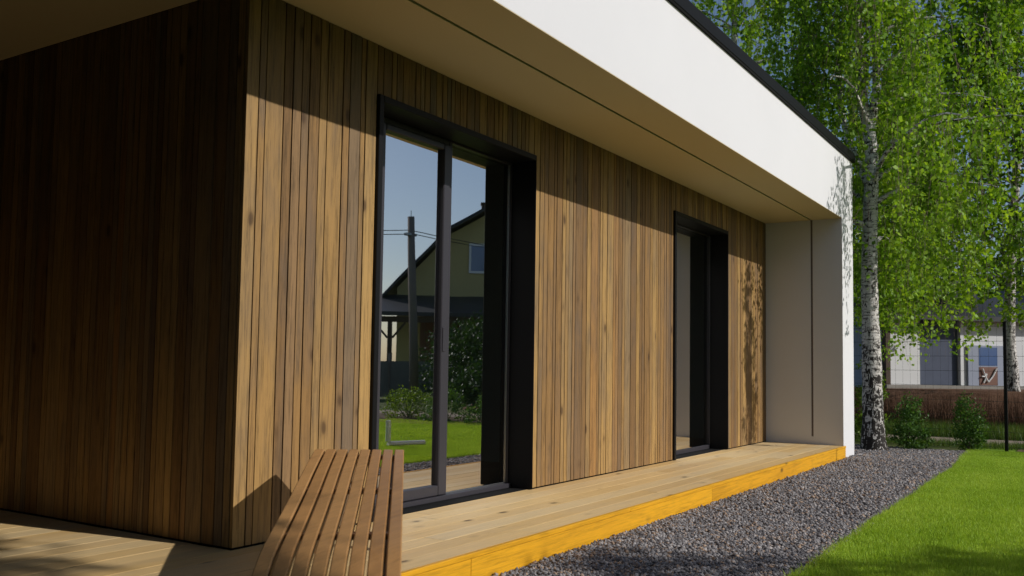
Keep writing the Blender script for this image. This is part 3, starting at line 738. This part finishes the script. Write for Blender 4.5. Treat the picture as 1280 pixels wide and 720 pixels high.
# ------------------------------------------------------------------ what the glazing mirrors, beyond the lawn
yh = thing('gabled_house', 'ochre two storey house with a dark gable roof, mirrored in the door glass', 'house', (28.5,-19.6,G))
HO = np.array([28.555,-19.65,0]); HU = np.array([.6018,.7986,0]); HD = np.array([.7986,-.6018,0])
def hb(mb, name, mat, parent=yh):
    for v in mb.V:
        w_ = HO + v[:,0:1]*HU + v[:,1:2]*HD; w_[:,2] = v[:,2]; v[:] = w_
    return mb.build(name, mat, parent)
rp = [(-2.5,3.66),(.29,6.67),(1.94,7.59),(3.2,8.1),(4.5,7.59),(6.1,6.67),(8.9,3.66)]
mb = MB(); mb.prism([(-1.9,G),(-1.9,4.15),(.29,6.55),(1.94,7.47),(3.2,7.97),(4.5,7.47),(6.1,6.55),(8.3,4.15),(8.3,G)], 1, 0, 9); hb(mb, 'wall', M['yellow'])
mb = MB()
for a, b in zip(rp[:-1], rp[1:]): mb.prism([a, b, (b[0],b[1]+.15), (a[0],a[1]+.15)], 1, -.7, 9.6)
r_ = hb(mb, 'roof', M['nroof'])
mb = MB(); mb.box(1.72,2.15,1.2,1.6,7.4,8.1); mb.box(1.68,2.19,1.16,1.64,8.1,8.18); hb(mb, 'chimney', M['timber'], r_)
for u0 in (1.12, 4.4):
    u1 = u0+.95; z0, z1 = 4.85, 6.15; mb = MB()
    mb.box(u0,u1,-.07,-.004,z0,z0+.1); mb.box(u0,u1,-.07,-.004,z1-.1,z1); mb.box(u0,u0+.1,-.07,-.004,z0+.1,z1-.1); mb.box(u1-.1,u1,-.07,-.004,z0+.1,z1-.1)
    w = hb(mb, 'window', M['whitepaint']); mb = MB(); mb.box(u0+.1,u1-.1,-.045,-.02,z0+.1,z1-.1); hb(mb, 'pane', M['winblue'], w)
mb = MB(); mb.prism([(-.005,3.86),(-.005,3.70),(-2.9,2.82),(-2.9,2.98)], 0, -2.75, 9); hb(mb, 'veranda_roof', M['nroof'])['label'] = 'dark lean-to roof over the veranda'
mb = MB(); mb.box(-2.6,8.9,-2.75,-2.65,2.58,2.80); hb(mb, 'veranda_beam', M['timber'])
for u in (-2.05, 1.6, 5.2, 8.6):
    mb = MB(); mb.box(u-.09,u+.09,-2.78,-2.62,G,2.58); o_ = hb(mb, 'veranda_post', M['timber'])
    for s_ in (-1,1):
        mb = MB(); mb.beam((u+s_*.09,-2.7,1.95),(u+s_*.62,-2.7,2.57),.08,.08); hb(mb, 'brace', M['timber'], o_)
mb = MB(); mb.box(-.9,8.2,-.06,-.003,G,3.6); hb(mb, 'veranda_wall', M['brick'])
# tiled house far behind
th_ = thing('tiled_house', 'far brick house with a reddish tiled roof between the veranda posts', 'house', (34,-42,G))
mb = MB(); mb.box(28,46,-50,-42,G,2.6); mb.build('wall', M['brick'], th_)
mb = MB(); mb.prism([(-41.3,2.4),(-46,5.4),(-50.7,2.4)], 0, 27.5, 46.5); mb.build('roof', M['tile'], th_)
# utility pole and its wires
up = thing('utility_pole', 'leaning grey utility pole carrying thin wires beyond the garden', 'utility pole', (17.55,-12.4,G))
mb = MB(); mb.tube([(17.62,-12.4,G),(17.5,-12.42,2.5),(17.30,-12.4,5.1)], [.13,.115,.10], 12); mb.build('pole', M['polewood'], up, smooth=True)
mb = MB(); mb.box(17.1,17.5,-12.47,-12.33,4.55,4.62); mb.build('bracket', M['steel'], up); mb = MB(); mb.tube([(17.3,-12.4,5.1),(17.3,-12.4,5.28)],[.012,.012],6); mb.build('tip', M['steel'], up)
for i, (dy, z) in enumerate(((-.06,4.72),(.06,4.60))):
    mb = MB(); q = []
    for (ax_, ay_, az_) in ((-6,-22,5.3),(34,-2,5.6)):
        a = Vector((17.3,-12.4+dy,z)); b = Vector((ax_,ay_,az_)); pts = [a.lerp(b,u/14)+Vector((0,0,-.9*(4*(u/14)*(1-u/14)))) for u in range(15)]
        mb.tube(pts, [.012]*15, 5)
    mb.build('wire', M['rubber'], up)
# boundary planting in the mirrored view
mb = MB(); mb.add([(9.2,-13,G),(12,-13,G),(12,-2.6,G),(10.85,-2.6,G+.01),(9.7,-6,G+.01)], [(0,1,2,3,4)]); bed = mb.build('planting_bed', M['soil']); bed['kind'] = 'structure'
for i, (x, y, w_, h_, mt, lb) in enumerate([(10.7,-6.2,.9,.55,'shrubleaf','low dark green plant at the left end of the mirrored bed'),(11.1,-7.4,1.0,.65,'yellowleaf','yellow green plant in the mirrored bed in front of the pole'),(10.6,-5.2,.8,.5,'shrubleaf','low dark plant in the middle of the mirrored bed'),(10.9,-4.3,.7,.5,'yellowleaf','pale green plant near the corner of the mirrored bed'),(10.4,-8.6,1.1,.6,'yellowleaf','broad yellow green plant at the far end of the bed')]):
    shrub('bed_plant', lb, 'plant', (x,y,G), w_, h_, 1800, .05, M[mt], 60+i, 'plants in the boundary bed', 'dome')
for i, (x, y, w_, h_, lb) in enumerate([(17.6,-9.7,3.0,2.35,'big dark bush mirrored in the right hand pane'),(19.6,-11.8,3.2,2.3,'second big dark bush right behind the first one'),(15.0,-7.6,2.4,1.2,'lower dark bush nearest to the mirrored bed')]):
    shrub('dark_bush', lb, 'bush', (x,y,G), w_, h_, 9000, .11, M['darkleaf'], 70+i, 'dark bushes beyond the garden', 'egg')
gp = thing('panel_fence', 'grey concrete panel fence between the garden and the ochre house', 'fence', (20,-13.5,G))
for k in range(9):
    mb = MB(); a = Vector((13+k*2.0,-15.5+k*.35,0)); b = Vector((14.9+k*2.0,-15.5+(k+.95)*.35,0)); mb.beam(a+Vector((0,0,.45)), b+Vector((0,0,.45)), .05, 1.1); mb.build('panel', M['concrete'], gp)
for k in range(10):
    mb = MB(); mb.box(12.93+k*2.0,13.0+k*2.0,-15.55+k*.35,-15.45+k*.35,G,1.25); mb.build('post', M['polewood'], gp)
# white L shaped pipe and pale ball on the lawn
pf = thing('pipe_frame', 'white L shaped pipe standing on the lawn, mirrored in the left pane', 'pipe', (5.87,-3.63,G))
mb = MB(); mb.tube([(5.95,-3.60,G+.03),(6.45,-3.41,G+.03)],[.034]*2,10); mb.build('rail', M['whitepaint'], pf)
mb = MB(); mb.tube([(5.95,-3.60,G+.064),(5.95,-3.60,G+.33)],[.034]*2,10); mb.build('upright', M['whitepaint'], pf)
# backdrop of far trees so the horizon is never bare
def far_tree(x, y, h, w, seed, label):
    leafy_tree('distant_tree', label, (x,y,G), .25, [((0,0,h*.62),(w,w,h*.36)),((w*.4,0,h*.42),(w*.8,w*.8,h*.25)),((-w*.4,0,h*.45),(w*.8,w*.8,h*.25))], 5200, .34, M['darkleaf'], seed, (0,0,h*.7), .5, 'distant trees')
far_tree(34,-3.5,7,3.0,81,'distant dark tree behind the roof of the pale house')
far_tree(36,4.5,8,3.2,82,'distant dark tree hidden behind the flat roof of the main house')
far_tree(30,9,7,3,83,'distant dark tree farthest left behind the house')

# ------------------------------------------------------------------ light, sky, camera
w = bpy.data.worlds.new('World'); sc.world = w; w.use_nodes = True; nt = w.node_tree; nt.nodes.clear()
sky = nt.nodes.new('ShaderNodeTexSky'); sky.sky_type = 'NISHITA'; sky.sun_disc = False
sky.sun_elevation = SUN_EL; sky.sun_rotation = math.atan2(SD.x, SD.y); sky.air_density = 1.0; sky.dust_density = 1.0; sky.ozone_density = 2.0; sky.altitude = 100
bg = nt.nodes.new('ShaderNodeBackground'); bg.inputs[1].default_value = .14
out = nt.nodes.new('ShaderNodeOutputWorld'); nt.links.new(sky.outputs[0], bg.inputs[0]); nt.links.new(bg.outputs[0], out.inputs[0])
sd = bpy.data.lights.new('sun', 'SUN'); sd.energy = 5.0; sd.angle = math.radians(.53); sd.color = (1,.965,.92)
so = bpy.data.objects.new('sun', sd); COL.objects.link(so); so.rotation_euler = SD.to_track_quat('Z','Y').to_euler()

cam = bpy.data.cameras.new('camera'); co = bpy.data.objects.new('camera', cam); COL.objects.link(co); sc.camera = co
cam.sensor_width = 36; cam.lens = 1145.83/1280*36; cam.clip_end = 1000; cam.clip_start = .05
cam.shift_x = (640-634.845)/1280; cam.shift_y = (387.66-360)/1280
yaw, pitch, roll = .567981754, .0611149621, .0150877112
fw = Vector((math.cos(pitch)*math.cos(yaw), math.cos(pitch)*math.sin(yaw), math.sin(pitch)))
r0 = fw.cross(Vector((0,0,1))).normalized(); u0 = r0.cross(fw)
r1 = r0*math.cos(roll)+u0*math.sin(roll); u1 = u0*math.cos(roll)-r0*math.sin(roll)
co.matrix_world = Matrix(((r1.x,u1.x,-fw.x,-3.02955927),(r1.y,u1.y,-fw.y,-3.47384274),(r1.z,u1.z,-fw.z,.888520177),(0,0,0,1)))
cam.dof.use_dof = True; cam.dof.focus_distance = 7.0; cam.dof.aperture_fstop = 4.0

sc.view_settings.view_transform = 'Standard'; sc.view_settings.look = 'None'; sc.view_settings.gamma = 1
sc.view_settings.use_curve_mapping = False; sc.view_settings.exposure = -.74
sc.cycles.max_bounces = 8; sc.cycles.diffuse_bounces = 1; sc.cycles.transparent_max_bounces = 8
